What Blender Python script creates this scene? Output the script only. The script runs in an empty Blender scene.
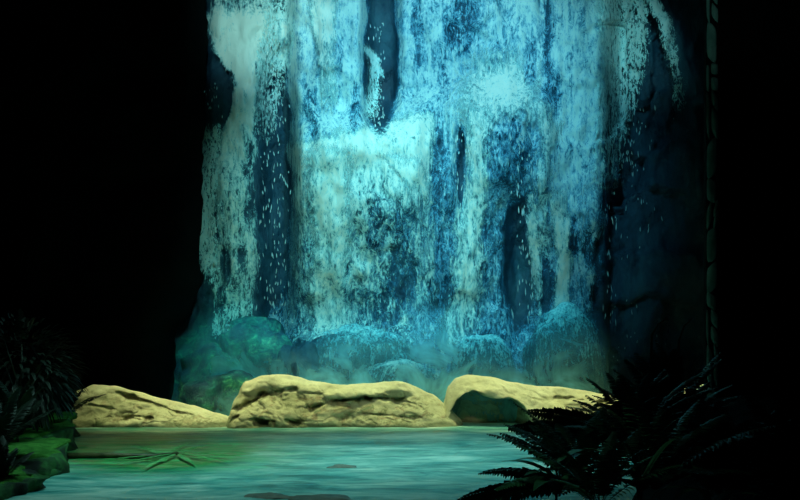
import bpy, bmesh, math, random
from mathutils import Vector, noise, Matrix, Euler
S = bpy.context.scene
COL = S.collection

# ------------------------------------------------------------ camera
CAMZ, F, HOR = 1.5, 900.0, 340.0
cam = bpy.data.objects.new('camera', bpy.data.cameras.new('camera'))
COL.objects.link(cam)
cam.location = (0, 0, CAMZ)
cam.rotation_euler = (math.radians(90), 0, 0)
cam.data.sensor_width = 36
cam.data.lens = F / 800 * 36
cam.data.shift_y = (HOR - 250) / 800
cam.data.clip_end = 100
S.camera = cam

# ------------------------------------------------------------ world, view
w = bpy.data.worlds.new('world'); S.world = w; w.use_nodes = True
w.node_tree.nodes['Background'].inputs[0].default_value = (0.3, 0.6, 0.75, 1)
w.node_tree.nodes['Background'].inputs[1].default_value = 0.004
S.view_settings.view_transform = 'Standard'
S.view_settings.look = 'None'
S.view_settings.gamma = 1
S.view_settings.exposure = 0.0
S.cycles.use_denoising = True
S.cycles.transparent_max_bounces = 16
S.cycles.max_bounces = 5

# ------------------------------------------------------------ lights
def aim(o, tgt):
    d = Vector(tgt) - Vector(o.location)
    o.rotation_euler = d.to_track_quat('-Z', 'Y').to_euler()
def spot(name, loc, tgt, power, col, ang, blend=.6, size=.3):
    l = bpy.data.lights.new(name, 'SPOT'); l.energy = power; l.color = col
    l.spot_size = math.radians(ang); l.spot_blend = blend; l.shadow_soft_size = size
    o = bpy.data.objects.new(name, l); COL.objects.link(o); o.location = loc; aim(o, tgt); return o
def area(name, loc, tgt, power, col, sx, sy, spread=90):
    l = bpy.data.lights.new(name, 'AREA'); l.energy = power; l.color = col
    l.shape = 'RECTANGLE'; l.size = sx; l.size_y = sy; l.spread = math.radians(spread)
    o = bpy.data.objects.new(name, l); COL.objects.link(o); o.location = loc; aim(o, tgt); return o
spot('show_light_cyan', (0.8, 9.0, 10.5), (0.9, 18, 6.0), 2700, (0.15, 0.78, 1.0), 50, .9)
spot('show_light_top', (0.6, 12.5, 12.5), (0.5, 18, 7.6), 800, (0.46, 1.0, 0.95), 56, .8)
spot('show_light_left', (-2.2, 10, 9.5), (-2.7, 18, 7.7), 1500, (0.40, 1.0, 0.98), 22, .9)
spot('show_light_teal', (-0.6, 9.0, 7.5), (-0.7, 18, 3.4), 1550, (0.30, 0.96, 0.86), 46, .8)
area('foot_fill', (-0.2, 15.7, 5.2), (-0.2, 17.4, 1.0), 20, (0.10, 0.84, 1.0), 7.4, 0.3, 40)  # added fill lamp that brightens the foot of the falls
spot('show_light_green', (-3.0, 11.0, 6.0), (-3.7, 17.5, 1.2), 300, (0.03, 1.0, 0.62), 24, .8)
spot('right_fill', (3.4, 10.0, 9.5), (4.7, 18, 7.8), 1000, (0.30, 0.95, 1.0), 17, .95)  # added fill lamp for the thin arc and spray at right
area('rock_light', (0.5, 15.95, 6.2), (0.5, 15.72, 0.4), 58, (0.90, 1.0, 0.46), 11.6, 0.3, 24)
area('rock_fill', (-0.8, 9.5, 5.0), (-0.8, 15.2, 0.3), 5, (0.95, 1.0, 0.60), 7.6, 0.5, 16)
area('pool_light', (-0.5, 10.5, 6.5), (-0.8, 11.4, 0), 105, (0.42, 0.95, 0.84), 7.0, 3.0, 56)
spot('moss_light', (-1.5, 8.5, 4.0), (-4.35, 11.3, 0.1), 55, (0.25, 1.0, 0.35), 18, .95)
spot('pillar_light', (0.2, 6.5, 5.0), (3.25, 9.4, 5.6), 60, (0.35, 1.0, 1.0), 42, .95)  # added lamp, stands in for the glow of the falls on the corner
spot('fern_light', (-1.4, 3.2, 3.2), (0.5, 3.6, 0.9), 24, (0.35, 1.0, 0.75), 34, .9)

# ------------------------------------------------------------ helpers
def P(px, py, Y):
    return Vector(((px - 400) / F * Y, Y, CAMZ + (HOR - py) / F * Y))
def tag(o, label=None, cat=None, group=None, kind=None):
    if label: o['label'] = label
    if cat: o['category'] = cat
    if group: o['group'] = group
    if kind: o['kind'] = kind
    return o
def mesh(name, vs, fs, mat, parent=None, smooth=True, loc=(0, 0, 0)):
    me = bpy.data.meshes.new(name)
    if Vector(loc).length: vs = [(v[0]-loc[0], v[1]-loc[1], v[2]-loc[2]) for v in vs]
    me.from_pydata([tuple(v) for v in vs], [], fs); me.validate(); me.update()
    if smooth: me.polygons.foreach_set('use_smooth', [True] * len(me.polygons))
    me.materials.append(mat)
    o = bpy.data.objects.new(name, me); COL.objects.link(o); o.location = loc
    if parent: o.parent = parent
    return o
def empty(name, loc, rz=0, s=1):
    o = bpy.data.objects.new(name, None); COL.objects.link(o); o.location = loc
    o.rotation_euler = (0, 0, rz); o.scale = (s, s, s); o.empty_display_size = .1; return o
def attr(o, name, vals):
    a = o.data.attributes.new(name, 'FLOAT', 'POINT'); a.data.foreach_set('value', vals)
def sm(a, b, x):
    if a == b: return float(x > a)
    t = max(0, min(1, (x - a) / (b - a))); return t * t * (3 - 2 * t)
def lerp(a, b, t): return a + (b - a) * t
def interp(pts, t):
    """pts: rows (key, v1, v2..) -> smoothly interpolated values at key t"""
    if t <= pts[0][0]: return pts[0][1:]
    for a, b in zip(pts, pts[1:]):
        if t <= b[0]:
            k = (t - a[0]) / (b[0] - a[0]); k = k * k * (3 - 2 * k) * .5 + k * .5
            return tuple(lerp(p, q, k) for p, q in zip(a[1:], b[1:]))
    return pts[-1][1:]
def fb(x, y, z, o=4): return noise.fractal(Vector((x, y, z)), 1.0, 2.0, o, noise_basis='PERLIN_ORIGINAL')
def grid_faces(nu, nv, off=0, closed=False):
    f = []
    for j in range(nv - 1):
        for i in range(nu if closed else nu - 1):
            i2 = (i + 1) % nu
            f.append((off + j * nu + i, off + j * nu + i2, off + (j + 1) * nu + i2, off + (j + 1) * nu + i))
    return f

# ------------------------------------------------------------ node materials
class NT:
    def __init__(s, name):
        s.m = bpy.data.materials.new(name); s.m.use_nodes = True
        s.n = s.m.node_tree.nodes; s.l = s.m.node_tree.links
        s.b = s.n['Principled BSDF']; s.out = s.n['Material Output']
        s.tc = s.n.new('ShaderNodeTexCoord')
    def link(s, a, b): s.l.new(a, b)
    def co(s, sc=(1, 1, 1), geo=False):
        mp = s.n.new('ShaderNodeMapping'); mp.inputs['Scale'].default_value = sc
        if geo:
            g = s.n.new('ShaderNodeNewGeometry'); s.link(g.outputs['Position'], mp.inputs[0])
        else: s.link(s.tc.outputs['Object'], mp.inputs[0])
        return mp.outputs[0]
    def noise(s, sc=(1, 1, 1), scale=1, detail=5, rough=.55, dist=0, geo=False):
        t = s.n.new('ShaderNodeTexNoise'); s.link(s.co(sc, geo), t.inputs['Vector'])
        t.inputs['Scale'].default_value = scale; t.inputs['Detail'].default_value = detail
        t.inputs['Roughness'].default_value = rough; t.inputs['Distortion'].default_value = dist
        return t.outputs[0]
    def vor(s, sc=(1, 1, 1), scale=1, feat='F1', geo=False):
        t = s.n.new('ShaderNodeTexVoronoi'); s.link(s.co(sc, geo), t.inputs['Vector']); t.feature = feat
        t.inputs['Scale'].default_value = scale; return t.outputs['Distance']
    def math(s, op, a, b=0.0, c=None):
        t = s.n.new('ShaderNodeMath'); t.operation = op
        for i, v in enumerate((a, b) if c is None else (a, b, c)):
            if isinstance(v, (int, float)): t.inputs[i].default_value = v
            else: s.link(v, t.inputs[i])
        return t.outputs[0]
    def ramp(s, fac, stops):
        t = s.n.new('ShaderNodeValToRGB'); s.link(fac, t.inputs[0]); e = t.color_ramp.elements
        while len(e) < len(stops): e.new(.5)
        for i, (p, c) in enumerate(stops):
            e[i].position = p; e[i].color = (*c, 1) if len(c) == 3 else c
        return t.outputs[0]
    def mix(s, fac, a, b):
        t = s.n.new('ShaderNodeMix'); t.data_type = 'RGBA'
        if isinstance(fac, (int, float)): t.inputs[0].default_value = fac
        else: s.link(fac, t.inputs[0])
        for i, v in ((6, a), (7, b)):
            if isinstance(v, tuple): t.inputs[i].default_value = (*v, 1)
            else: s.link(v, t.inputs[i])
        return t.outputs[2]
    def rng(s, x, a, b, c=0., d=1., smooth=True):
        t = s.n.new('ShaderNodeMapRange'); s.link(x, t.inputs[0])
        if smooth: t.interpolation_type = 'SMOOTHSTEP'
        for i, v in zip((1, 2, 3, 4), (a, b, c, d)): t.inputs[i].default_value = v
        return t.outputs[0]
    def attr(s, name):
        t = s.n.new('ShaderNodeAttribute'); t.attribute_name = name; return t.outputs['Fac']
    def bump(s, h, st=.5, d=.05):
        t = s.n.new('ShaderNodeBump'); s.link(h, t.inputs['Height'])
        t.inputs['Strength'].default_value = st; t.inputs['Distance'].default_value = d
        s.link(t.outputs[0], s.b.inputs['Normal']); return t
    def set(s, **k):
        for a, v in k.items():
            i = s.b.inputs[a.replace('_', ' ')]
            if isinstance(v, tuple): i.default_value = (*v, 1)
            elif isinstance(v, (int, float)): i.default_value = v
            else: s.link(v, i)
        return s

def water_mat(name, foam, mid, deep, lo=.18, hi=.85, fine=1.0, amax=1.0, froth=.9, fs=1.0):
    t = NT(name)
    d = t.attr('dens')
    n1 = t.noise((15 * fs, 15 * fs, 1.0 * fs), 1, 8, .68, .6)
    n2 = t.noise((5.6 * fs, 5.6 * fs, 2.6 * fs), 1, 7, .68, 1.6)
    n3 = t.noise((30, 30, 11), 1, 4, .7, .8)
    n4 = t.noise((1.7, 1.7, .9), 1, 4, .6, 1.2)
    net = t.math('POWER', t.math('SUBTRACT', 1.0, t.math('MULTIPLY', t.math('ABSOLUTE', t.math('SUBTRACT', t.noise((4.5, 4.5, 2.2), 1, 5, .6, 2.2), .5)), 7.0)), 3.0)
    net = t.math('MULTIPLY', t.math('MAXIMUM', net, 0.0), .30 * froth)
    a = t.math('MULTIPLY', t.math('SUBTRACT', n1, .5), 1.5 * fine)
    b = t.math('MULTIPLY', t.math('SUBTRACT', n2, .5), 1.35 * froth)
    c = t.math('MULTIPLY', t.math('SUBTRACT', n3, .5), .9 * fine)
    e = t.math('MULTIPLY', t.math('SUBTRACT', n4, .5), .8)
    s_ = t.math('ADD', d, t.math('ADD', t.math('ADD', t.math('ADD', a, net), e), t.math('ADD', b, c)))
    alpha = t.math('MULTIPLY', t.rng(s_, lo, hi), amax)
    alpha = t.math('MULTIPLY', alpha, t.rng(d, .01, .12))
    col = t.ramp(s_, [(0.22, deep), (.60, mid), (1.05, foam)])
    t.set(Base_Color=col, Alpha=alpha, Roughness=.45)
    t.b.inputs['Specular IOR Level'].default_value = .3
    t.bump(s_, .35, .05)
    return t.m
W_FOAM = water_mat('white_water', (.96, .94, .87), (.36, .66, .70), (.02, .19, .36))
W_CYAN = water_mat('clear_falling_water', (.72, .88, .88), (.14, .46, .66), (.010, .14, .32), fine=.9)
W_FILM = water_mat('thin_film_water', (.50, .76, .82), (.06, .30, .50), (.008, .09, .22), lo=.15, hi=.85, amax=.9, fine=.9, froth=.8)
W_DOME = water_mat('misty_white_water', (.78, .93, .92), (.26, .60, .68), (.04, .24, .38), lo=.0, hi=.85, fine=.8, froth=.7)
W_SPLASH = water_mat('broken_spray_water', (.85, .95, .92), (.45, .85, .88), (.05, .35, .5), lo=.50, hi=.72, fine=1.2, froth=1.5, fs=1.7)

def mist_mat():
    t = NT('drifting_mist')
    d = t.attr('dens')
    n = t.noise((1.5, 1.5, 1.6), 1, 4, .6, .8)
    n1 = t.noise((9, 9, 1.3), 1, 4, .6, .3)
    a = t.math('MULTIPLY', d, t.math('ADD', t.rng(n, .3, .75), t.math('MULTIPLY', n1, .5)))
    t.set(Base_Color=(.30, .76, .90), Alpha=a, Roughness=1.0); t.b.inputs['Specular IOR Level'].default_value = 0
    return t.m
MIST = mist_mat()

def drop_mat():
    t = NT('water_drops'); t.set(Base_Color=(.85, .95, .95), Roughness=.2); return t.m
DROP = drop_mat()

def cliff_mat():
    t = NT('wet_slate_rock')
    n = t.noise((1.2, 1.2, .6), 1, 8, .65, .6)
    v = t.vor((1.3, 1.3, .8), 2.2)
    base = t.ramp(n, [(.3, (.008, .030, .055)), (.5, (.018, .075, .13)), (.68, (.05, .16, .22))])
    moss = t.noise((2.4, 2.4, 2.4), 1, 6, .7, .6)
    t.n[-1]
    g = t.attr('moss')
    col = t.mix(t.math('MULTIPLY', g, t.rng(moss, .38, .66)), base, t.ramp(t.noise((3.5, 3.5, 5), 1, 6, .7, 1.5), [(.42, (.02, .20, .18)), (.55, (.05, .42, .30)), (.66, (.30, .85, .45))]))
    t.set(Base_Color=col, Roughness=t.rng(n, .3, .7, .25, .6))
    t.bump(t.math('ADD', t.noise((4, 4, 2), 1, 8, .7, .4), t.math('MULTIPLY', v, .5)), .8, .12)
    return t.m
CLIFF = cliff_mat()
def simple(name, c, r=.8, n=None, spec=.5, bump=None):
    t = NT(name)
    if n:
        t.set(Base_Color=t.mix(t.rng(t.noise((1, 1, 1), n[1], 5, .6, .3), .35, .65), c, n[0]))
    else: t.set(Base_Color=c)
    t.set(Roughness=r); t.b.inputs['Specular IOR Level'].default_value = spec
    if bump: t.bump(t.noise((1, 1, 1), bump[0], 7, .7), bump[1], bump[2])
    return t.m
BLACKROCK = simple('black_cave_rock', (.004, .005, .006), .95, ((.007, .008, .008), 1.1), .02, (3, .7, .1))
SOIL = simple('dark_soil', (.004, .005, .004), 1, ((.010, .010, .007), 6), .05, (9, .7, .05))
STONE = simple('grey_green_stone', (.10, .16, .13), .8, ((.22, .27, .22), 5), .2, (12, .6, .02))
MORTAR = simple('black_mortar', (.004, .004, .004), 1, None, .02)

def boulder_mat():
    t = NT('pale_sandstone')
    n = t.noise((1, 1, 1), 1.6, 8, .65, .8)
    f = t.noise((1, 1, 1.6), 7, 8, .7, .5)
    f2 = t.noise((1, 1, 1.5), 3.4, 8, .75, .9)
    base = t.ramp(n, [(.3, (.54, .52, .34)), (.5, (.68, .66, .47)), (.7, (.80, .79, .60))])
    base = t.mix(t.math('MULTIPLY', t.attr('stain_shade'), .62), base, (.34, .34, .19))  # broad darker olive on the front, shade put into the colour
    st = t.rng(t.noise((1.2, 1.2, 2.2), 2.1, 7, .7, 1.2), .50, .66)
    col = t.mix(t.math('MULTIPLY', st, t.attr('stain_shade')), base, (.17, .19, .10))
    col = t.mix(t.math('MULTIPLY', t.rng(f2, .50, .60), t.math('MULTIPLY', t.attr('stain_shade'), .8)), col, t.ramp(f, [(.4, (.09, .15, .08)), (.55, (.28, .20, .12))]))
    sp = t.rng(f, .55, .72)
    col = t.mix(t.math('MULTIPLY', sp, .5), col, (.26, .24, .14))
    col = t.mix(t.attr('wet'), col, (.06, .09, .045))
    t.set(Base_Color=col, Roughness=.85); t.b.inputs['Specular IOR Level'].default_value = .25
    t.bump(t.math('ADD', t.noise((1, 1, 1.5), 4.5, 9, .7, .7), t.math('MULTIPLY', f, .4)), .4, .05)
    return t.m
BOULDER = boulder_mat()

def pool_mat():
    t = NT('milky_pool_water')
    n1 = t.noise((.42, 1.1, 1), 1.0, 6, .6, 1.2)
    n2 = t.noise((1.3, 3.4, 1), 1.0, 6, .66, 1.4)
    s_ = t.math('ADD', t.math('MULTIPLY', n1, .5), t.math('MULTIPLY', n2, .5))
    base = t.ramp(s_, [(.40, (.015, .16, .17)), (.47, (.07, .31, .31)), (.54, (.22, .47, .44)), (.62, (.52, .68, .62))])
    al = t.attr('algae')
    an = t.noise((.9, 2.0, 1), 1.0, 6, .65, 1.2)
    green = t.ramp(t.noise((.8, 2.6, 1), 1.2, 6, .65, 1.0), [(.38, (.005, .07, .03)), (.47, (.02, .26, .06)), (.54, (.20, .17, .08)), (.62, (.07, .42, .14))])
    col = t.mix(t.math('MULTIPLY', al, t.rng(an, .15, .50)), base, green)
    t.set(Base_Color=col, Roughness=.32, Specular_IOR_Level=.16)
    t.bump(t.math('ADD', t.noise((2, 5, 1), 1, 5, .6, .4), t.math('MULTIPLY', n2, .6)), .35, .05)
    return t.m
POOL = pool_mat()

def leaf(name, c1, c2, r=.5):
    t = NT(name); t.set(Base_Color=t.mix(t.rng(t.noise((1, 1, 1), 6, 4), .4, .6), c1, c2), Roughness=r)
    t.b.inputs['Specular IOR Level'].default_value = .3; return t.m
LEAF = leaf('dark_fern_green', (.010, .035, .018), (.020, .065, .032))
LEAF_B = leaf('lit_fern_green', (.05, .16, .07), (.09, .24, .11))  # brighter copy of the fern green, light on the leaves put into the colour
LEAF_K = leaf('shadowed_leaf_green', (.004, .010, .006), (.007, .016, .009))  # near-black copy of the leaf green, shade put into the colour
STEMM = leaf('brown_stem', (.012, .016, .008), (.03, .03, .015))
MOSS = simple('green_moss', (.03, .12, .02), 1, ((.07, .22, .04), 7), .1, (30, .8, .03))
BANKROCK = simple('dark_mossy_bank_rock', (.006, .010, .008), .8, ((.03, .13, .03), 3.5), .3, (5, .7, .06))

# ------------------------------------------------------------ cliff
def bump2(u, v, cu, cv, ru, rv, k=2.0):
    q = ((u - cu) / ru) ** 2 + ((v - cv) / rv) ** 2
    return math.exp(-q * k / 2)
def box2(u, v, u0, u1, v0, v1, eu, ev):
    return sm(u0 - eu, u0 + eu, u) * (1 - sm(u1 - eu, u1 + eu, u)) * sm(v0 - ev, v0 + ev, v) * (1 - sm(v1 - ev, v1 + ev, v))
def UV(x, z): return 400 + 50 * x, 340 - 50 * (z - 1.5)
def XZ(u, v): return (u - 400) / 50, 1.5 + (340 - v) / 50
def cliffY(x, z, detail=True):
    u, v = UV(x, z)
    y = 18.25 + (.035 * (z - 3))
    y -= .55 * box2(u, v, 292, 366, -200, 150, 10, 30)
    ledge_top = 150 - (u - 290) * .24
    y -= .85 * sm(285, 305, u) * (1 - sm(405, 440, u)) * sm(ledge_top - 36, ledge_top + 24, v) * (1 - .85 * sm(190, 330, v))
    y += .45 * box2(u, v, 366, 398, -200, 112, 8, 26)
    y += .50 * box2(u, v, 262, 290, 60, 330, 9, 40)
    y -= .45 * bump2(u, v, 243, 60, 34, 75)
    y -= .30 * bump2(u, v, 236, 240, 26, 90)
    y -= .45 * sm(405, 440, u) * (1 - sm(540, 560, u)) * sm(70, 112, v) * (1 - .8 * sm(150, 330, v))
    y -= .35 * bump2(u, v, 506, 150, 27, 52)
    y += .35 * bump2(u, v, 461, 165, 7, 40)
    y -= .30 * box2(u, v, 550, 604, -200, 250, 9, 40)
    y += .55 * bump2(u, v, 522, 265, 18, 65)
    y += .70 * sm(604, 622, u)
    y -= .40 * bump2(u, v, 214, 95, 16, 34)
    y -= .9 * sm(300, 400, v) * (1 - sm(600, 640, u)) * .7
    if detail:
        r = noise.ridged_multi_fractal(Vector((x * .9, 3.1, z * .45)), 1, 2, 5, 1, 2)
        y -= .10 * (r - 1)
        c = noise.cell(Vector((x * 1.1 + .3 * fb(x, 1, z), 0, z * .9 + .4 * fb(x, 7, z))))
        k = .32 * sm(600, 625, u) + .05
        y -= k * (c - .5)
        y -= .12 * fb(x * 1.6, 0, z * .9, 5) + .04 * fb(x * 6, 2, z * 3, 3)
    return y
def build_cliff():
    x0, x1, z0, z1 = -7.5, 8.5, -.6, 10.4
    nx, nz = 270, 190
    vs, mo = [], []
    for j in range(nz):
        z = lerp(z0, z1, j / (nz - 1))
        for i in range(nx):
            x = lerp(x0, x1, i / (nx - 1)); u, v = UV(x, z)
            vs.append((x, cliffY(x, z), z))
            mo.append(min(1, .95 * bump2(u, v, 215, 365, 75, 38) + .35 * bump2(u, v, 400, 375, 120, 25)))
    f = [tuple(reversed(q)) for q in grid_faces(nx, nz)]
    f = grid_faces(nx, nz)
    o = len(vs)
    for j, i in ((0, 0), (0, nx - 1), (nz - 1, nx - 1), (nz - 1, 0)):
        p = vs[j * nx + i]; vs.append((p[0], 20.6, p[2])); mo.append(0)
    f.append((o, o + 3, o + 2, o + 1))
    f.append([o, o + 1] + [i for i in range(nx - 1, -1, -1)])
    f.append([o + 2, o + 3] + [(nz - 1) * nx + i for i in range(nx)])
    f.append([o + 3, o] + [j * nx for j in range(nz)])
    f.append([o + 1, o + 2] + [j * nx + nx - 1 for j in range(nz - 1, -1, -1)])
    c = mesh('cliff', vs, f, CLIFF); attr(c, 'moss', mo)
    tag(c, 'dark blue wet rock face behind the falling water', 'cliff', kind='structure')
build_cliff()

# ------------------------------------------------------------ falling water
HOLES = [  # u, v, ru, rv, strength : rock standing clear of the water
    (275, 190, 13, 105, .8), (222, 97, 10, 23, 1.2), (211, 64, 8, 11, .9), (231, 82, 6, 8, .7), (262, 115, 9, 30, .5), (262, 62, 7, 22, .45), (246, 150, 5, 24, .35), (225, 262, 5, 18, .45), (250, 205, 5, 22, .4), (214, 222, 5, 24, .4), (243, 255, 4, 14, .3), (222, 300, 5, 16, .3), (461, 165, 4.5, 38, .6), (381, 60, 15, 66, 1.2),
    (505, 150, 22, 40, .22), (520, 262, 17, 60, .75), (552, 95, 9, 30, .30), (437, 165, 9, 32, .25), (462, 22, 18, 28, .35), (445, 60, 8, 30, .2), (418, 30, 6, 40, .25), (548, 20, 6, 50, .3), (530, 60, 6, 26, .3), (340, 60, 4, 40, .2), (355, 110, 6, 24, .3),
    (402, 245, 15, 55, .17), (375, 225, 10, 30, .18), (300, 358, 16, 16, .5), (590, 250, 9, 22, .3),
    (573, 235, 6, 22, .35), (545, 285, 10, 30, .35), (440, 290, 10, 40, .15), (488, 345, 14, 12, .2), (390, 300, 16, 28, .14), (205, 130, 8, 40, .6),
    (300, 180, 6, 12, .1), (312, 115, 8, 28, .25)]
def hole(u, v):
    s = 0
    jx = 5 * noise.noise(Vector((u * .05, v * .03, 4))); jy = 9 * noise.noise(Vector((u * .05, v * .04, 9)))
    for cu, cv, ru, rv, k in HOLES:
        q = ((u + jx - cu) / ru) ** 2 + ((v + jy - cv) / rv) ** 2
        if q < 2.2: s += k * (1 - sm(.45, 1.7, q))
    return s
def stream(name, mat, spine, off, label, group='streams of the waterfall', step=2.0, edge=.45, topline=None, holes=True, wig=3.0, cat='waterfall stream', bulge=.08, hs=1.0):
    """spine rows (v, u, halfwidth, density) top to bottom, in cliff units (50 per metre)"""
    v0, v1 = spine[0][0], spine[-1][0]
    nv = max(8, int((v1 - v0) / (step * 1.6)))
    hw = max(r[2] for r in spine)
    nu = max(7, int(2 * hw / step))
    vs, ds = [], []
    sd = len(bpy.data.objects) * 3.7
    for j in range(nv):
        v = lerp(v0, v1, j / (nv - 1)); u, h, d = interp(spine, v)
        u += wig * noise.noise(Vector((sd, v * .02, 0)))
        for i in range(nu):
            t = -1 + 2 * i / (nu - 1)
            e = wig * .8 * noise.noise(Vector((sd + t * 2, v * .05, 3)))
            uu = u + t * (h + 5) + e
            x, z = XZ(uu, v)
            y = min(cliffY(x, z), cliffY(x, z, False) + .12) - off - bulge * (1 - t * t) - .03 * noise.noise(Vector((x * 5, z * 1.5, sd)))
            # keep the picture scale of the face: points nearer than the face plane shrink with distance
            k = y / 18.0
            vs.append((x * k, y, 1.5 + (z - 1.5) * k if z > 1.5 else z))
            dd = d * (1 - sm(1 - edge, 1, abs(t)))
            if topline: dd *= sm(-9, 9, v - topline(uu))
            if v1 < 400: dd *= 1 - sm(v1 - 22, v1, v)
            if v0 > -20: dd *= sm(v0, v0 + 12, v)
            if holes: dd -= hs * hole(uu, v)
            ds.append(max(0, dd))
    o = mesh(name, vs, grid_faces(nu, nv), mat)
    attr(o, 'dens', ds)
    return tag(o, label, cat, group)

stream('water_film', W_FILM, [(-70, 450, 163, .70), (60, 450, 162, .70), (180, 448, 162, .60), (260, 442, 165, .54), (330, 425, 170, .56), (400, 420, 185, .56)], .05,
       'wide thin blue film of water covering the whole middle of the cliff', edge=.10, step=3)
stream('water_stream', W_FOAM, [(-70, 250, 40, .42), (5, 247, 40, .55), (22, 245, 40, 1.0), (45, 246, 36, 1.05), (75, 248, 23, 1.0), (100, 247, 17, .95),
       (122, 243, 17, .9), (150, 237, 20, .78), (180, 233, 20, .66), (230, 232, 22, .60), (262, 234, 28, .60), (300, 234, 20, .50), (350, 233, 24, .36)], .14,
       'foaming pale green stream at the far left edge, broad at the top, narrow below', edge=.35)
stream('water_stream', W_CYAN, [(-70, 326, 40, .85), (30, 327, 40, .86), (90, 328, 39, .80), (140, 328, 37, .76), (172, 328, 34, .7)], .18,
       'bright cyan column of water pouring onto the left end of the foaming ledge', edge=.18)
stream('water_stream', W_FOAM, [(-70, 324, 14, .9), (20, 322, 12, .95), (50, 326, 8, .7), (90, 330, 8, .45), (120, 330, 5, .3)], .28,
       'narrow white core at the top of the bright cyan column', edge=.6)
stream('water_stream', W_FOAM, [(100, 362, 80, .95), (150, 362, 78, .92), (180, 362, 74, .72), (220, 356, 66, .52), (300, 350, 64, .42), (370, 350, 70, .40)], .25,
       'creamy foam sheet breaking over the wide sloping ledge left of centre', edge=.22, topline=lambda u: 144 - (u - 290) * .24)
stream('water_stream', W_FOAM, [(140, 328, 30, .7), (180, 327, 27, .85), (230, 330, 24, .82), (280, 328, 22, .72), (330, 330, 30, .62), (370, 335, 40, .5)], .33,
       'straight white chute falling from the sloping ledge towards the middle boulder', edge=.7)
stream('water_stream', W_FOAM, [(150, 392, 20, .75), (165, 405, 18, .8), (182, 416, 12, .7), (215, 424, 9, .5), (260, 426, 12, .45), (320, 420, 22, .4)], .30,
       'curved lip of foam on the right shoulder of the sloping ledge', edge=.6)
stream('water_stream', W_CYAN, [(-70, 472, 80, .72), (40, 472, 80, .72), (70, 472, 82, .82), (110, 474, 86, .78), (160, 475, 84, .55), (220, 472, 80, .44), (300, 470, 78, .44), (375, 465, 80, .45)], .15,
       'broad turquoise curtain of water down the centre of the cliff', edge=.18)
stream('water_stream', W_FOAM, [(40, 496, 40, .35), (60, 500, 52, .62), (85, 502, 64, .92), (108, 500, 64, .8), (135, 498, 58, .3)], .26,
       'bright crest of foam where the central curtain strikes the rock', edge=.95, wig=8)
stream('water_stream', W_FOAM, [(100, 484, 22, .6), (130, 480, 20, .78), (180, 474, 20, .76), (230, 472, 20, .72), (290, 464, 26, .64), (340, 456, 34, .56), (375, 455, 40, .4)], .27,
       'tall creamy stream right of the dark crack, below the bright foam crest', edge=.9, wig=9)
stream('water_stream', W_FOAM, [(95, 543, 15, .75), (140, 548, 12, .66), (180, 545, 11, .6), (230, 541, 9, .55), (280, 544, 8, .45), (320, 540, 8, .35)], .27,
       'slim white strand running down from the right end of the foam crest', edge=.85, wig=7)
stream('water_stream', W_CYAN, [(-70, 578, 33, .82), (60, 578, 31, .82), (130, 577, 30, .8), (180, 576, 29, .76), (220, 574, 25, .70), (260, 570, 23, .52), (310, 568, 20, .44), (330, 566, 20, .3)], .20,
       'smooth pale blue sheet at the right side of the lit falls', edge=.3)
stream('water_stream', W_FOAM, [(185, 556, 10, .6), (230, 562, 9, .85), (262, 565, 7, .85), (290, 562, 6, .85), (325, 560, 9, .8)], .32,
       'thin white ribbon feeding the round water-covered dome', edge=.7)
stream('water_stream', W_CYAN, [(180, 590, 10, .5), (215, 592, 11, .65), (245, 588, 7, .65), (300, 584, 6, .5), (330, 583, 5, .3)], .30,
       'faint blue ribbon just right of the ribbon that feeds the dome', edge=.6)
stream('water_stream', W_SPLASH, [(-70, 622, 26, .66), (30, 622, 27, .68), (65, 623, 25, .64), (95, 616, 20, .58), (140, 610, 14, .48), (200, 606, 10, .35)], .30,
       'broken turquoise spray fanning off the right edge of the pale blue sheet', edge=.5, holes=False)
stream('water_stream', W_SPLASH, [(-8, 650, 3, .9), (8, 657, 4, .95), (20, 663, 5, .8), (36, 667, 5, .62), (60, 673, 4, .58), (85, 680, 3, .5), (118, 677, 4, .55)], .5,
       'lone thin arc of water curving down the dark rock at far right', edge=.7, holes=False)
stream('water_stream', W_SPLASH, [(40, 362, 2, .6), (48, 368, 3, .9), (58, 375, 3, .9), (75, 376, 4, .7), (100, 371, 6, .66), (128, 367, 7, .68)], .45,
       'small hooked strand beside the dark recess right of the cyan column', edge=.8, holes=False)
stream('water_stream', W_FOAM, [(16, 280, 6, .8), (24, 284, 4, .9), (40, 284, 3, .8), (52, 281, 3, .4)], .45,
       'small looping strand at the top right of the far left stream', edge=.8, holes=False)
stream('water_stream', W_SPLASH, [(-70, 280, 16, .52), (20, 279, 15, .56), (55, 275, 16, .64), (85, 272, 15, .54), (115, 266, 9, .40), (150, 263, 6, .3)], .2,
       'loose blue spray between the far left stream and the cyan column', edge=.5, holes=False)
stream('water_stream', W_SPLASH, [(120, 210, 9, .6), (170, 208, 9, .62), (220, 206, 8, .66), (250, 206, 9, .66), (290, 212, 8, .5)], .3,
       'ragged fringe of spray along the outer left edge of the falls', edge=.5, holes=False)
stream('water_stream', W_FOAM, [(185, 531, 3, .5), (215, 533, 4, .75), (260, 536, 4, .7), (300, 538, 4, .5), (335, 536, 3, .3)], .4,
       'thread of water crossing the dark recess above and left of the dome', edge=.8, holes=False)

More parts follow.
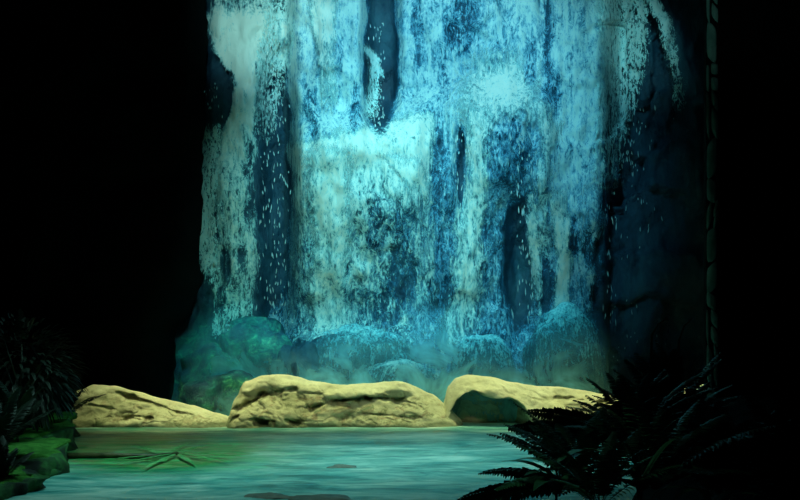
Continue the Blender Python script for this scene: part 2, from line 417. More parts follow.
# droplets: elongated beads thrown off the falls
def drops(name, spots, label, seed, off=.45):
    rnd = random.Random(seed); vs, fs = [], []
    for (cu, cv, ru, rv, n, ln) in spots:
        for _ in range(n):
            u = cu + rnd.gauss(0, .5) * ru; v = cv + rnd.uniform(-1, 1) * rv
            x, z = XZ(u, v); y = cliffY(x, z, False) - off - rnd.uniform(0, .25); x *= y / 18
            r = rnd.uniform(.006, .014); L = rnd.uniform(.5, 1.6) * ln
            b = len(vs); dx = rnd.uniform(-.2, .2) * L
            for k, (zz, rr) in enumerate(((-L, .0), (-L * .4, 1), (L * .2, .8), (L, 0.0))):
                for a in range(4):
                    an = a * math.pi / 2
                    vs.append((x + r * rr * math.cos(an) + dx * zz / L, y + r * rr * math.sin(an), z + zz))
            fs += grid_faces(4, 4, b, True)
    o = mesh(name, vs, fs, DROP); tag(o, label, 'spray', None, 'stuff')
drops('water_droplets', [(274, 180, 16, 150, 190, .045), (215, 160, 12, 90, 50, .03)], 'scattered bright droplets over the dark gap beside the far left stream', 1, .3)
drops('water_droplets', [(624, 80, 18, 80, 160, .045), (608, 220, 12, 110, 60, .06), (640, 160, 22, 100, 50, .05), (676, 115, 8, 30, 24, .04), (630, 310, 40, 60, 36, .03)],
      'scattered bright droplets over the dark rock at right of the falls', 2, -.25)
drops('water_droplets', [(378, 75, 8, 60, 60, .035), (461, 170, 10, 50, 26, .05), (527, 230, 14, 90, 80, .06)], 'scattered bright droplets over the dark recesses in the middle of the falls', 3, .4)

# boulders under the falls + water draped over them
def dome(cu, cv, ru, rv, Y, depth, label, wlabel, seed, dens, mat=None, top=1.0):
    cx, _, cz = P(cu, cv, Y); rx, rz = ru * Y / F, rv * Y / F
    vs, n, m = [], 56, 36
    def pt(a, b, s, rough):
        # a: around, b: 0 top .. 1 bottom
        th = b * math.pi * .52
        q = math.sin(th) ** .9
        d = Vector((math.cos(a) * q * rx, math.sin(a) * q * depth, math.cos(th) * rz))
        k = s + rough * fb(d.x * 1.8 + seed, d.y * 1.8, d.z * 1.8)
        return (cx + d.x * k, Y + d.y * k, cz + d.z * k)
    for j in range(m):
        for i in range(n): vs.append(pt(i / n * 2 * math.pi, j / (m - 1), .95, .12))
    base = len(vs)
    for i in range(n):
        p = vs[(m - 1) * n + i]; vs.append((p[0], p[1], -.15))
    fs = grid_faces(n, m + 1, 0, True) + [tuple(range(n))[::-1], tuple(range(base, base + n))]
    b = mesh('submerged_boulder', vs, fs, CLIFF); attr(b, 'moss', [0.2] * len(vs)); tag(b, label, 'boulder')
    vs, ds = [], []
    n2, m2 = 90, 60
    for j in range(m2):
        bb = j / (m2 - 1) * 1.0
        for i in range(n2):
            a = math.pi + i / (n2 - 1) * math.pi
            p = pt(a, bb, 1.05, .09); vs.append(p)
            e = 1 - sm(.5, .95, abs(i / (n2 - 1) * 2 - 1))
            ds.append(max(0, (dens * (1.16 - .70 * sm(.1, .8, bb) + .3 * (abs(math.cos(a))) ** 3 * sm(.3, .8, bb))) * (.15 + .85 * e) * (1 - .5 * sm(.8, 1, bb))))
    v = mesh('water_veil', vs, grid_faces(n2, m2), mat or W_DOME); attr(v, 'dens', ds); tag(v, wlabel, 'water veil', 'veils of water over the boulders')
dome(562, 372, 42, 64, 17.35, .5, 'round blue boulder under the falls at right, hidden by a dome of water', 'round dome of water over the boulder at the foot of the falls, right of centre', 3.1, .52)
dome(360, 378, 66, 50, 17.35, .55, 'broad boulder under the falls behind the middle pale boulder', 'broad low dome of water at the foot of the falls behind the middle pale boulder', 8.7, .44)
dome(398, 398, 60, 36, 17.0, .35, 'low rounded rock just behind the middle pale boulder', 'turquoise swell of water over the low rock just behind the middle pale boulder', 5.5, .6)
dome(483, 372, 34, 36, 17.3, .4, 'lumpy rock under the falls behind the gap between middle and right pale boulders', 'patch of foam over the lumpy rock left of the round dome', 12.2, .55)

# mist hanging over the foot of the falls
def mist(pts, Y, h0, label, seed, dmax):
    nu, nv = 70, 26; vs, ds = [], []
    for j in range(nv):
        for i in range(nu):
            t = i / (nu - 1); s = j / (nv - 1)
            x = lerp(pts[0], pts[1], t); z = h0 * s
            y = Y + .25 * noise.noise(Vector((x * .7, s * 2, seed))) - .3 * (1 - s)
            vs.append((x, y, z + .01))
            e = sm(0, .12, t) * (1 - sm(.85, 1, t))
            top = .75 + .5 * noise.noise(Vector((x * .8, seed, 0)))
            ds.append(dmax * e * (1 - sm(.15, top, s)))
    o = mesh('mist_veil', vs, grid_faces(nu, nv), MIST); attr(o, 'dens', ds); tag(o, label, 'mist', 'mist at the foot of the falls', 'stuff')
mist((-4.3, 4.3), 16.8, 2.6, 'soft mist drifting across the foot of the falls', 1.0, .85)
mist((-4.1, 4.0), 16.7, 1.3, 'low mist hanging right behind the pale boulders', 5.0, .7)

# mossy rocks at the foot, far left
def rock(name, c, r, mat, seed, label, cat='rock', moss=None, lump=.28, n=40, parent=None, sq=.8, flat=None):
    vs = []
    m = n // 2
    for j in range(m + 1):
        th = j / m * math.pi
        for i in range(n):
            a = i / n * 2 * math.pi
            d = Vector((math.sin(th) * math.cos(a), math.sin(th) * math.sin(a), math.cos(th)))
            d = Vector([math.copysign(abs(q) ** sq, q) for q in d])
            k = 1 + lump * fb(d.x * 1.2 + seed, d.y * 1.2, d.z * 1.2) + .06 * fb(d.x * 5 + seed, d.y * 5, d.z * 5)
            vs.append((c[0] + d.x * r[0] * k, c[1] + d.y * r[1] * k, c[2] + d.z * r[2] * k))
    o = mesh(name, vs, grid_faces(n, m + 1, 0, True), mat, parent, loc=tuple(c))
    if mat in (CLIFF,): attr(o, 'moss', [moss or 0] * len(vs))
    if label: tag(o, label, cat)
    return o
for k, (u, v, Y, rx, rz, lab) in enumerate(((212, 368, 17.3, .62, .5, 'mossy green rock at the far left foot of the falls'),
        (228, 392, 16.9, .8, .5, 'low mossy rock behind the gap between left and middle pale boulders'),
        (252, 352, 17.5, .7, .7, 'tall mossy rock under the far left stream'),
        (298, 372, 17.0, .42, .62, 'dark blue rock standing in the falls behind the middle boulder left end'))):
    p = P(u, v, Y)
    rock('mossy_rock' if k < 3 else 'wet_rock', (p.x, Y, p.z - .1), (rx, .45, rz), CLIFF, 3.3 * k + 1, lab, moss=.95 if k < 3 else .0)

# ------------------------------------------------------------ pale boulders
def boulder(sil, Yf, depth, seed, label, recess=None, cracks=(), crest=.35, base_py=427, stain_shade=.7, cols=240, expo=3.0, lean=0.0, rough=.035):
    """sil: rows (px, py_top); recess(px, py)-> metres pushed back"""
    px0, px1 = sil[0][0], sil[-1][0]
    m = 120
    vs, st, wet = [], [], []
    for i in range(cols):
        t = i / (cols - 1); px = lerp(px0, px1, t)
        top = interp(sil, px)[0]
        Yc = Yf + depth * .45
        ztop = CAMZ + (HOR - top) / F * Yc
        ztop = max(ztop, -.1)
        ends = min(1, (t * 14) ** .6, ((1 - t) * 14) ** .6)
        dep = depth * (.35 + .65 * ends)
        x = (px - 400) / F * Yc
        for j in range(m):
            s = j / (m - 1) * math.pi            # front waterline -> over the top -> back
            c, sn = math.cos(s), math.sin(s)
            yy = -math.copysign(abs(c) ** (2 / expo), c)
            zz = abs(sn) ** (2 / expo)
            y = Yc + yy * dep * .5 * (1 + lean * 0)
            # top slopes down towards the front
            z = -.25 + (ztop + .25) * zz * (1 - .40 * max(0, -yy) ** 1.3 - .25 * max(0, yy) ** 2)
            p = Vector((x, y, z))
            n1 = fb(x * 1.1 + seed, y * 1.1, z * 1.4, 3)
            n2 = fb(x * 3.5 + seed, y * 3.5, z * 5, 5)
            rg = 1 - abs(fb(x * 1.6 + seed * 2, y * .8, z * 3.0 + .5 * x, 4)) * 3
            edge = min(1, 12 * min(t, 1 - t))
            face = sm(-.1, .5, -yy)
            y += (-.12 * n1 - rough * n2 + .03 * max(0, rg - .7) * 3 * face) * edge
            z += (.05 * n1 + rough * .5 * n2) * edge * sm(0, .3, zz)
            fx = 400 + F * x / y; fy = HOR - F * (z - CAMZ) / y
            if yy < .2:
                for (pts, wd, dp) in cracks:
                    for (ax, ay), (bx, by) in zip(pts, pts[1:]):
                        L = (bx - ax) ** 2 + (by - ay) ** 2
                        q = max(0, min(1, ((fx - ax) * (bx - ax) + (fy - ay) * (by - ay)) / L))
                        dd = math.hypot(fx - ax - q * (bx - ax), (fy - ay - q * (by - ay)) * 1.6)
                        dd += 1.6 * n2 * wd
                        if dd < wd: y += dp * (1 - max(0, dd) / wd) ** 1.2 * .45
                if recess: y += recess(fx, fy)
            vs.append((x, y, z))
            st.append(stain_shade * sm(-.2, .6, -yy) * (1 - .65 * sm(.42, .62, z + .1 * n1))); wet.append((1 - sm(.02, .10, z + .05 * n2)) * .75)  # mask for stains and painted shade, strongest low on the front
    f = grid_faces(m, cols)
    f = [tuple(reversed(q)) for q in f]
    f.append(tuple(range(m))); f.append(tuple(range((cols - 1) * m, cols * m))[::-1])
    for i in range(cols - 1): f.append((i * m, (i + 1) * m, (i + 1) * m + m - 1, i * m + m - 1))
    loc = ((px0 + px1) / 2 - 400) / F * Yc, Yc, 0
    o = mesh('boulder', vs, f, BOULDER, loc=loc); attr(o, 'stain_shade', st); attr(o, 'wet', wet)
    return tag(o, label, 'boulder', 'pale boulders across the pool edge')
boulder([(58, 428), (66, 402), (76, 390), (92, 384), (112, 385), (135, 391), (160, 399), (190, 405), (215, 412), (232, 418), (246, 428)], 15.45, 1.2, 2.0,
        'low pale boulder at left, its long back tapering down to the right',
        cracks=[([(112, 390), (130, 398), (150, 402)], 4, .25), ([(150, 402), (175, 412), (200, 417)], 3, .16), ([(90, 405), (130, 412)], 2.5, .12), ([(125, 421), (148, 419)], 5, .3)])
boulder([(222, 430), (230, 414), (236, 396), (245, 382), (262, 376), (290, 375), (310, 381), (335, 385), (365, 383), (395, 381), (415, 387), (432, 395), (448, 406), (460, 418), (466, 430)], 15.4, 1.4, 7.4,
        'large pale flat-topped boulder in the middle of the pool edge',
        recess=lambda x, y: .13 * sm(388, 396, y - (.0 if x < 300 else 4) + 4 * math.sin(x * .05)) * (sm(300, 330, x) * (1 - sm(395, 420, x)) + .8 * sm(236, 246, x) * (1 - sm(268, 285, x))),
        cracks=[([(240, 409), (262, 396), (282, 390), (298, 389)], 5, .32), ([(235, 420), (262, 422), (285, 421), (300, 424)], 5, .4), ([(312, 408), (335, 402), (365, 398), (400, 400)], 4, .35),
                ([(300, 392), (330, 396)], 2.5, .12), ([(345, 412), (380, 416), (420, 418)], 3, .14), ([(400, 400), (425, 408)], 2.5, .1)], stain_shade=1.0, rough=.038)
def cav(x, y):
    e = interp([(440, 440), (449, 424), (452, 410), (458, 400), (466, 394), (474, 391), (481, 393), (488, 398), (498, 400), (510, 399), (517, 401), (523, 406), (530, 418), (536, 440)], x)[0]
    return 1.0 * sm(-.8, 1.5, y - e) * sm(446, 452, x) * (1 - sm(522, 532, x))
boulder([(440, 430), (444, 402), (448, 386), (456, 378), (468, 375), (486, 377), (510, 382), (545, 387), (585, 391), (620, 396), (660, 394), (700, 386), (730, 392), (760, 430)], 15.45, 1.4, 13.3,
        'long pale boulder at right with a dark hollow under its overhanging left end', recess=cav,
        cracks=[([(560, 398), (600, 402), (640, 408)], 3, .15), ([(535, 412), (570, 416)], 3, .15)], stain_shade=.45)

# ------------------------------------------------------------ pool
def build_pool():
    nx, ny = 150, 150; vs, al = [], []
    for j in range(ny):
        y = lerp(4.5, 18.6, (j / (ny - 1)))
        for i in range(nx):
            x = lerp(-7.4, 8.4, i / (nx - 1))
            z = .012 * fb(x * .8, y * 1.7, 0, 3) + .006 * fb(x * 2.5, y * 6, 1, 2)
            vs.append((x, y, z))
            px, py = 400 + F * x / y, HOR + F * CAMZ / y
            a = bump2(px, py, 150, 452, 100, 17, 1.6) if px > 0 else 0
            al.append(min(1, a * 1.9))
    o = mesh('pool_water', vs, grid_faces(nx, ny), POOL); attr(o, 'algae', al)
    m = o.modifiers.new('thick', 'SOLIDIFY'); m.thickness = .5; m.offset = -1
    tag(o, 'milky turquoise pool water below the falls', 'pool', kind='structure')
build_pool()

# branch with narrow leaves lying in the green shallows
def tube(vs, fs, pts, r0, r1, n=6):
    b = len(vs)
    for k, p in enumerate(pts):
        p = Vector(p); q = Vector(pts[min(k + 1, len(pts) - 1)]) - Vector(pts[max(k - 1, 0)])
        q.normalize(); a = q.cross(Vector((0, 0, 1)))
        if a.length < .05: a = Vector((1, 0, 0))
        a.normalize(); c = q.cross(a); r = lerp(r0, r1, k / (len(pts) - 1))
        for i in range(n):
            an = i / n * 2 * math.pi; vs.append(tuple(p + a * math.cos(an) * r + c * math.sin(an) * r))
    fs += grid_faces(n, len(pts), b, True)
    fs.append(tuple(range(b, b + n))[::-1]); fs.append(tuple(range(len(vs) - n, len(vs))))
def blade(vs, fs, p, d, L, wd, droop=.2, up=Vector((0, 0, 1)), n=6, cup=.15):
    """a leaflet: pointed strip with thickness-less fold along its midrib"""
    d = Vector(d).normalized(); side = d.cross(up)
    if side.length < .05: side = Vector((1, 0, 0))
    side.normalize(); nrm = side.cross(d); b = len(vs)
    for k in range(n + 1):
        t = k / n; c = Vector(p) + d * L * t - Vector((0, 0, 1)) * droop * L * t * t
        w_ = wd * (math.sin(math.pi * min(1, .12 + t * .88)) ** .7) * (1 - t * .35) if k < n else wd * .03
        vs += [tuple(c - side * w_ + nrm * cup * w_), tuple(c), tuple(c + side * w_ + nrm * cup * w_)]
    for k in range(n):
        a = b + k * 3; fs += [(a, a + 1, a + 4, a + 3), (a + 1, a + 2, a + 5, a + 4)]
g = P(175, 457, F * CAMZ / 117)
fl = empty('fallen_branch', (g.x, g.y, .03)); tag(fl, 'brown twig with splayed narrow leaves lying in the green shallows at left', 'branch')
def g_at(px, py): Y = F * CAMZ / (py - HOR); return Vector(((px - 400) / F * Y, Y, .035))
vs, fs = [], []; tube(vs, fs, [g_at(68, 459), g_at(110, 458), g_at(150, 459), g_at(178, 456)], .05, .02)
mesh('stem', [Vector(v) - Vector((g.x, g.y, .03)) for v in vs], fs, leaf('sodden_bark', (.05, .05, .02), (.11, .09, .04)), fl)
LF = leaf('water_green_leaf', (.03, .22, .06), (.14, .34, .12))
rnd = random.Random(5)
for (ax, ay, bx, by) in ((172, 457, 112, 468), (176, 457, 140, 473), (178, 457, 196, 468), (180, 456, 232, 466), (182, 455, 250, 460), (178, 454, 215, 447), (172, 454, 190, 445), (160, 456, 128, 447), (150, 459, 104, 463)):
    vs, fs = [], []; A = g_at(ax, ay); B = g_at(bx, by)
    blade(vs, fs, A, B - A, (B - A).length, .035, 0, cup=.4); mesh('leaf', [Vector(v) - Vector((g.x, g.y, .03)) for v in vs], fs, LF, fl)
# stones just breaking the surface
WETST = simple('wet_brown_stone', (.10, .13, .11), .5, ((.20, .17, .13), 5), .5, (8, .6, .03))
for k, (px, py, r, lab) in enumerate(((345, 467, .20, 'small brown stone awash in the middle of the pool'), (268, 497, .26, 'brown stone awash at the bottom edge below the middle boulder'),
                                      (318, 499, .34, 'dark stone awash at the bottom edge, nearer the ferns'))):
    q = g_at(px, py); rock('awash_stone', (q.x, q.y, -.045), (r, r * .5, .07), WETST, k * 4.1, lab, 'stone', lump=.35, n=28)

# ------------------------------------------------------------ dark cave mass at left, pillar at right
def wall_mass(name, prof, Y0, Y1, xfar, seed, label):
    """prof rows (z, x edge): dark rock with a broken edge"""
    nz, ny = 90, 14; sgn = 1 if xfar < 0 else -1
    ring = []
    vs = []
    for j in range(nz):
        z = lerp(prof[0][0], prof[-1][0], j / (nz - 1)); xe = interp(prof, z)[0]
        row = [(xfar, Y0, z)]
        for i in range(26):
            x = lerp(xfar, xe - sgn * .25, (i + 1) / 26); row.append((x, Y0 + .25 * fb(x * .8, seed, z * .8) , z))
        for i in range(12):
            a = i / 11; y = lerp(Y0 + .2, Y1, a)
            row.append((xe - sgn * .15 * (1 - math.sin(a * math.pi)) + .10 * fb(seed, y * 2, z * 1.6), y, z))
        row.append((xfar, Y1, z))
        vs += row; n = len(row)
    fs = grid_faces(n, nz, 0, True) + [tuple(range(n))[::-1], tuple(range((nz - 1) * n, nz * n))]
    o = mesh(name, vs, fs, BLACKROCK); return tag(o, label, 'cave wall', kind='structure')
kx = 17.5 / F
wall_mass('wall_left', [(-.3, (172 - 400) * kx), (1.7, (172 - 400) * kx), (2.0, (190 - 400) * kx), (2.6, (198 - 400) * kx), (5, (199 - 400) * kx), (7, (203 - 400) * kx), (10.4, (202 - 400) * kx)],
          17.3, 17.9, -11, 4.0, 'black cave wall to the left of the falls')

def pillar():
    Y = 9.5; k = Y / F; xl = (709 - 400) * k; xr = 7.5; ch = .10; rnd = random.Random(11)
    vs = [(xl + .02, Y + .22, -.3), (xl + .0, Y + ch, -.3), (xl + ch, Y, -.3), (xr, Y, -.3), (xr, Y + 2.0, -.3), (xl + .9, Y + 2.0, -.3)]
    n = 6; vs += [(a, b, 6.5) for a, b, _ in vs]
    fs = grid_faces(n, 2, 0, True) + [tuple(range(n))[::-1], tuple(range(n, 2 * n))]
    w_ = mesh('wall_right', vs, fs, MORTAR, smooth=False); tag(w_, 'black stone-faced wall filling the right side', 'wall', kind='structure')
    # stones set on the chamfered corner and a little round it, irregular rounded blocks
    bv, bf = [], []
    dx = Vector((1, -1, 0)).normalized(); nn = Vector((-1, -1, 0)).normalized()
    o0 = Vector((xl, Y + ch, 0)); W = ch * math.sqrt(2)
    z = -.1
    def stone(c0, c1, z0, z1, sk):
        b = len(bv); N = 12; M = 4
        for j in range(M):
            sc = (1, .97, .86, .0)[j]; hgt = (-.01, .008, .014, .016)[j]
            for i in range(N):
                a = i / N * 2 * math.pi; ca, sa = math.cos(a), math.sin(a)
                ex = math.copysign(abs(ca) ** .45, ca); ez = math.copysign(abs(sa) ** .5, sa)
                p = o0 + dx * ((c0 + c1) / 2 + ex * (c1 - c0) / 2 * sc) + nn * hgt
                p.z = (z0 + z1) / 2 + ez * (z1 - z0) / 2 * sc + sk * ex * .06
                bv.append(tuple(p))
        bf.extend(grid_faces(N, M, b, True))
    while z < 6.3:
        h = rnd.uniform(.16, .50); t = rnd.random(); sk = rnd.uniform(-1.1, 1.1)
        if t < .5: stone(.012, W * rnd.uniform(.8, 1.0), z + .009, z + h - .009, sk)
        else:
            s_ = rnd.uniform(.35, .6) * W; h2 = h * rnd.uniform(.35, .65)
            stone(.01, s_ - .008, z + .014, z + h - .014, sk)
            stone(s_ + .008, W, z + .014, z + h2 - .012, sk); stone(s_ + .008, W * .98, z + h2 + .012, z + h - .014, sk)
        z += h
    f_ = mesh('stone_facing', bv, bf, STONE, w_); f_['label'] = 'irregular grey-green stones on the wall corner'
pillar()

# ------------------------------------------------------------ left bank with moss ledges
def slab(name, outline, z0, z1, mat, parent=None, seed=0, jig=.075):
    """solid ledge from an outline in plan, rounded broken top edge"""
    n0 = len(outline); pts = []
    for i in range(n0):
        a, b = Vector(outline[i]), Vector(outline[(i + 1) % n0])
        for k in range(10): pts.append(a.lerp(b, k / 10))
    c = sum(pts, Vector((0, 0))) / len(pts); vs = []; rows = ((z0, 1.0), (lerp(z0, z1, .4), 1.012), (lerp(z0, z1, .8), 1.0), (z1 - .01, .985), (z1, .93), (z1 + .01, .6), (z1 + .01, .0))
    for z, k in rows:
        for p in pts:
            q = c + (p - c) * k; e = jig * 3 * fb(q.x * 1.7 + seed, q.y * 1.7, z * 5, 4)
            d = (p - c).normalized() * e * (k > .5)
            vs.append((q.x + d.x, q.y + d.y, z + (.05 * fb(q.x * 3, q.y * 3, seed) if k < 1 else 0)))
    n = len(pts)
    fs = grid_faces(n, len(rows), 0, True) + [tuple(range(n))[::-1]]
    return mesh(name, vs, fs, mat, parent)
def gp(px, py): q = g_at(px, py); return (q.x, q.y)
bank = empty('river_bank', (-5.6, 11, 0)); tag(bank, 'dark rocky bank with bright green mossy ledges at lower left', 'bank')
def sub(o):  # parent keeping world place
    o.parent = bank; o.matrix_parent_inverse = Matrix.Translation(-Vector(bank.location)); return o
outs = [([gp(73, 430), gp(71, 441), gp(50, 446), (-8, 12.2), (-8, 15.2)], -.3, .34),
        ([gp(70, 441), gp(69, 452), gp(40, 458), (-8, 10.2), (-8, 12.8)], -.3, .26),
        ([gp(66, 450), gp(62, 468), gp(52, 479), gp(34, 480), (-7.5, 9.0), (-7.5, 11.5)], -.3, .20),
        ([gp(50, 476), gp(44, 486), gp(22, 494), gp(0, 499), (-4.3, 7.4), (-7, 7.4), (-7, 10)], -.3, .12)]
for k, (o_, a, b) in enumerate(outs):
    sub(slab('rock_ledge', o_, a, b, BANKROCK, seed=k * 2.7))
    o2 = [tuple(Vector(p) * 1.0) for p in o_]
    s_ = slab('moss_cushion', [tuple(lerp(q, r, .06) for q, r in zip(p, (-5.6, o_[0][1]))) for p in o_], b - .06, b + .035, MOSS, seed=k * 2.7 + .3); sub(s_)
    s_['label'] = 'green moss on the ledge'
rk = rock('dark_rock', (-8.4, 12.5, .8), (2.0, 2.4, 1.3), BLACKROCK, 9.0, 'black rock mass rising behind the mossy ledges at left', lump=.3)

# ------------------------------------------------------------ right foreground bank
def build_ground():
    nx, ny = 70, 50; vs = []
    for j in range(ny):
        y = lerp(2.0, 9.4, j / (ny - 1))
        for i in range(nx):
            t = i / (nx - 1); xs = .13 + .28 * (y - 2) + .12 * fb(y * .8, 3, 0); x = lerp(xs, 7.0, t)
            z = lerp(-.25, .92, sm(0, .18, t)) + .05 * fb(x * 1.4, y * 1.4, 0)
            vs.append((x, y, z))
    o = mesh('ground', vs, grid_faces(nx, ny), SOIL); m = o.modifiers.new('thick', 'SOLIDIFY'); m.thickness = .5; m.offset = -1
    tag(o, 'dark soil bank under the ferns at lower right', 'ground', kind='structure')
build_ground()

# ------------------------------------------------------------ ferns
def frond_mesh(L, arch, n=26, wid=.13, seed=0, lift=.9, pw=.021):
    """one fern frond growing along +X from the origin, arching up and over; rachis and paired leaflets"""
    rnd = random.Random(seed); pts = []
    for k in range(14):
        t = k / 13; pts.append(Vector((L * (t * .95), .02 * math.sin(t * 3 + seed), lift * L * (t - arch * t * t))))
    def at(t):
        f = t * 13; i = min(12, int(f)); return pts[i].lerp(pts[i + 1], f - i), (pts[i + 1] - pts[i]).normalized()
    rv, rf = [], []; tube(rv, rf, pts, .0045, .0015, 4)
    lv, lf = [], []
    for k in range(n):
        t = .14 + .85 * k / (n - 1); p, d = at(t)
        s = wid * math.sin(math.pi * min(1, (t - .04) ** .75)) ** .8 + .012
        for sg in (-1, 1):
            side = d.cross(Vector((0, 0, 1))).normalized() * sg
            dr = (side + d * rnd.uniform(.25, .42) + Vector((0, 0, rnd.uniform(-.1, .12)))).normalized()
            blade(lv, lf, p, dr, s * rnd.uniform(.92, 1.06), pw * (.6 + .6 * s / wid), .25, up=Vector((0, 0, 1)), n=4, cup=.25)
    return rv, rf, lv, lf
PROTO = {}
def frond(parent, key, loc, az, tilt, roll, s, mat, stemmat=STEMM):
    if key not in PROTO:
        rv, rf, lv, lf = frond_mesh(*key[:2], n=key[2], wid=key[3], seed=key[4], lift=key[5])
        me = bpy.data.meshes.new('frond'); b = len(rv)
        me.from_pydata([tuple(v) for v in rv + [Vector(q) for q in lv]], [], rf + [tuple(i + b for i in f) for f in lf])
        me.materials.append(None); PROTO[key] = me; PROTO[key, 'n'] = len(rf)
    me0 = PROTO[key]
    mk = (key, mat.name)
    if mk not in PROTO:
        me = me0.copy(); me.materials.clear(); me.materials.append(stemmat); me.materials.append(mat)
        idx = [0 if i < PROTO[key, 'n'] else 1 for i in range(len(me.polygons))]; me.polygons.foreach_set('material_index', idx); PROTO[mk] = me
    o = bpy.data.objects.new('frond', PROTO[mk]); COL.objects.link(o); o.parent = parent
    o.location = loc; o.rotation_euler = Euler((roll, -tilt, az), 'XYZ'); o.scale = (s, s, s); return o
KEYS = [(1.0, .55, 30, .14, 1, .75), (1.0, .62, 34, .12, 2, .7), (1.0, .48, 26, .16, 3, .8), (1.0, .7, 30, .13, 4, .6)]
GZ = .92
def clump(name, px, Y, specs, label, mat=LEAF, group=None, z=GZ, seed=0):
    group = group or ('ferns in the right foreground' if name == 'sword_fern' else 'ferns on the left bank')
    x = (px - 400) / F * Y; e = empty(name, (x, Y, z)); tag(e, label, 'fern', group)
    for az, tilt, s, key, m, *roll in specs:
        frond(e, KEYS[key], (0, 0, 0), math.radians(az), math.radians(tilt), math.radians(roll[0] if roll else 0), s, m or mat)
    return e
R = random.Random(21)
def rand_specs(n, s0, s1, a0=0, a1=360, t0=0, t1=40, mats=(None,)):
    return [(lerp(a0, a1, (i + R.random() * .7) / n), R.uniform(t0, t1), R.uniform(s0, s1), R.randrange(4), R.choice(mats)) for i in range(n)]
clump('sword_fern', 580, 3.7, [(186, -24, .62, 1, LEAF, 40), (194, -30, .50, 0, LEAF_B, 35), (180, -14, .52, 3, LEAF, 45), (172, 0, .42, 3, LEAF, 40), (165, 12, .40, 2, None, 30), (150, 18, .42, 0, None), (215, -10, .46, 1, LEAF_B), (235, -12, .45, 2, None), (120, 20, .42, 1, None), (262, -6, .4, 3, LEAF_B), (190, -8, .42, 0, None, 20)] + rand_specs(18, .34, .46, 0, 360, -10, 35),
      'leftmost fern in the foreground, its long fronds reaching over the pool', z=.88)
clump('sword_fern', 636, 4.3, [(181, 0, .62, 1, None, 55), (177, 6, .54, 0, None, 50)] + rand_specs(30, .38, .50, 0, 360, -5, 42),
      'fern with one frond standing out level towards the pale boulder hollow', z=.98)
clump('sword_fern', 668, 4.9, rand_specs(20, .42, .58, 0, 360, 35, 75) + rand_specs(20, .40, .56, 0, 360, 0, 40), 'tall bushy fern rising highest, just left of the stone-faced wall')
clump('sword_fern', 655, 3.5, rand_specs(22, .35, .52, 0, 360, -10, 45, (None, None, LEAF_B)), 'low fern in front of the tall bushy fern')
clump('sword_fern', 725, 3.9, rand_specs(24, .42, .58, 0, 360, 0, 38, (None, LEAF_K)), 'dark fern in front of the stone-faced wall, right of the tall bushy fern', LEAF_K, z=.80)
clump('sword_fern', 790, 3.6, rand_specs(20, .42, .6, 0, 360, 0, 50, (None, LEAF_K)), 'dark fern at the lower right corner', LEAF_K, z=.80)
clump('sword_fern', 600, 3.2, rand_specs(14, .25, .38, 0, 360, -5, 40, (None, LEAF_B)), 'small fern at the bottom edge in front of the leftmost fern', z=.90)
# broad-leaved plants and grass between the ferns
def leafy(name, px, Y, n, L, wd, label, mat, z=GZ, up=.8, seed=0, cat='plant'):
    x = (px - 400) / F * Y; e = empty(name, (x, Y, z)); tag(e, label, cat); r = random.Random(seed)
    vs, fs = [], []; tube(vs, fs, [(0, 0, -.03), (.005, 0, L * .2), (0, .01, L * .45)], .006, .003); mesh('stem', vs, fs, STEMM, e)
    for k in range(n):
        a = r.uniform(0, 6.28); vs, fs = [], []
        d = Vector((math.cos(a), math.sin(a), up * r.uniform(.5, 1.5))); blade(vs, fs, (0, 0, L * .45 * k / n), d, L * r.uniform(.6, 1), wd, .45, n=8)
        mesh('leaf', vs, fs, mat, e)
    return e
leafy('leafy_plant', 556, 3.4, 8, .34, .035, 'small broad-leaved plant glinting teal beside the leftmost fern', LEAF_B, seed=2, z=.90)
leafy('leafy_plant', 708, 3.3, 7, .26, .022, 'small broad-leaved plant with a pale glint near the bottom right', LEAF_B, seed=5, z=.86)
leafy('grass_tuft', 640, 3.2, 14, .5, .008, 'tuft of long thin grass blades among the ferns', LEAF_B, seed=8, up=1.6, z=.86, cat='grass')
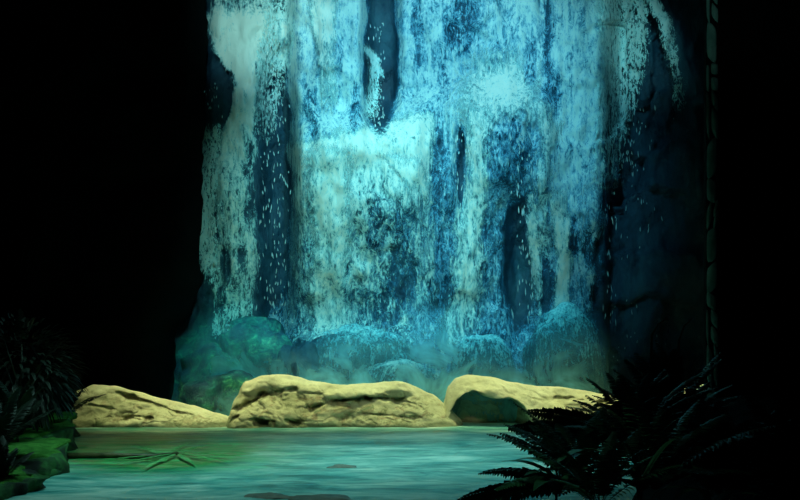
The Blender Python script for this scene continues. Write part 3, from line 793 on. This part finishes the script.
# bare curling stalks above the tall fern
def stalk(px, py0, pts, Y, label):
    base = P(px, py0, Y); e = empty('bare_stalk', base); tag(e, label, 'stalk')
    vs, fs = [], []; tube(vs, fs, [P(a, b, Y) - base for a, b in pts], .010, .004); s_ = mesh('stem', vs, fs, STEMM, e)
    tip = P(*pts[-1], Y) - base
    for k in range(7):
        vs, fs = [], []; t = k / 7
        i = len(pts) - 2; a = (P(*pts[i], Y) - base).lerp(tip, t); blade(vs, fs, a, (random.Random(k).uniform(-1, 1), .2, .3), .06, .012, .3, n=3); mesh('leaf', vs, fs, LEAF_K, e)
stalk(655, 438, [(655, 438), (652, 400), (651, 360), (652, 335), (658, 324), (668, 318)], 4.9, 'thin bare stalk curling right at its tip above the tall fern')
stalk(682, 438, [(682, 438), (680, 395), (678, 360), (679, 340), (684, 326), (691, 320)], 5.0, 'thicker bare stalk nearest the stone-faced wall')

# ------------------------------------------------------------ undergrowth on the left bank
for k, (px, Y, s0, lab) in enumerate(((18, 11.0, .8, 'dark fern on the left bank behind the mossy ledges'), (-4, 9.6, .9, 'dark fern at the left edge of the frame on the bank'), (66, 14.0, .75, 'dark fern beside the left end of the low pale boulder'), (2, 8.8, .5, 'dark fern at the lower left corner'))):
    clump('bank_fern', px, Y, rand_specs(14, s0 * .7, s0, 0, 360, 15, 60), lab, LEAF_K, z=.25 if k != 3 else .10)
def bush(px, Y, z, r, n, label, seed):
    x = (px - 400) / F * Y; e = empty('dark_bush', (x, Y, z)); tag(e, label, 'bush'); rr = random.Random(seed)
    vs, fs = [], []; tube(vs, fs, [(0, 0, -.05), (.03, 0, r * .7), (0, .05, r * 1.6)], .05, .01); 
    for k in range(6):
        a = rr.uniform(0, 6.28); tube(vs, fs, [(0, 0, r * .3 * (1 + k * .3)), (math.cos(a) * r * .5, math.sin(a) * r * .5, r * (.9 + .15 * k)), (math.cos(a) * r * .8, math.sin(a) * r * .8, r * (1.1 + .15 * k))], .02, .006)
    mesh('branch', vs, fs, STEMM, e)
    vs, fs = [], []
    for k in range(n):
        d = Vector((rr.gauss(0, 1), rr.gauss(0, 1), rr.gauss(0, 1))).normalized(); p = Vector((0, 0, r * 1.1)) + d * r * rr.uniform(.6, 1.0)
        blade(vs, fs, p, d + Vector((0, 0, -.2)), rr.uniform(.12, .2), .03, .4, n=4)
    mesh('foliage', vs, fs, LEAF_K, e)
bush(20, 12.0, .25, .75, 900, 'black leafy bush on the left bank behind the ferns', 4)
bush(45, 14.2, .3, .55, 600, 'smaller black bush at the far end of the left bank', 6)
rock('rim_stone', tuple(g_at(66.5, 431) + Vector((0, 0, .02))), (.05, .05, .05), simple('pale_rim_stone', (.5, .55, .5), .6), 2.0, 'tiny pale stone on the far end of the mossy bank', 'stone', n=16)
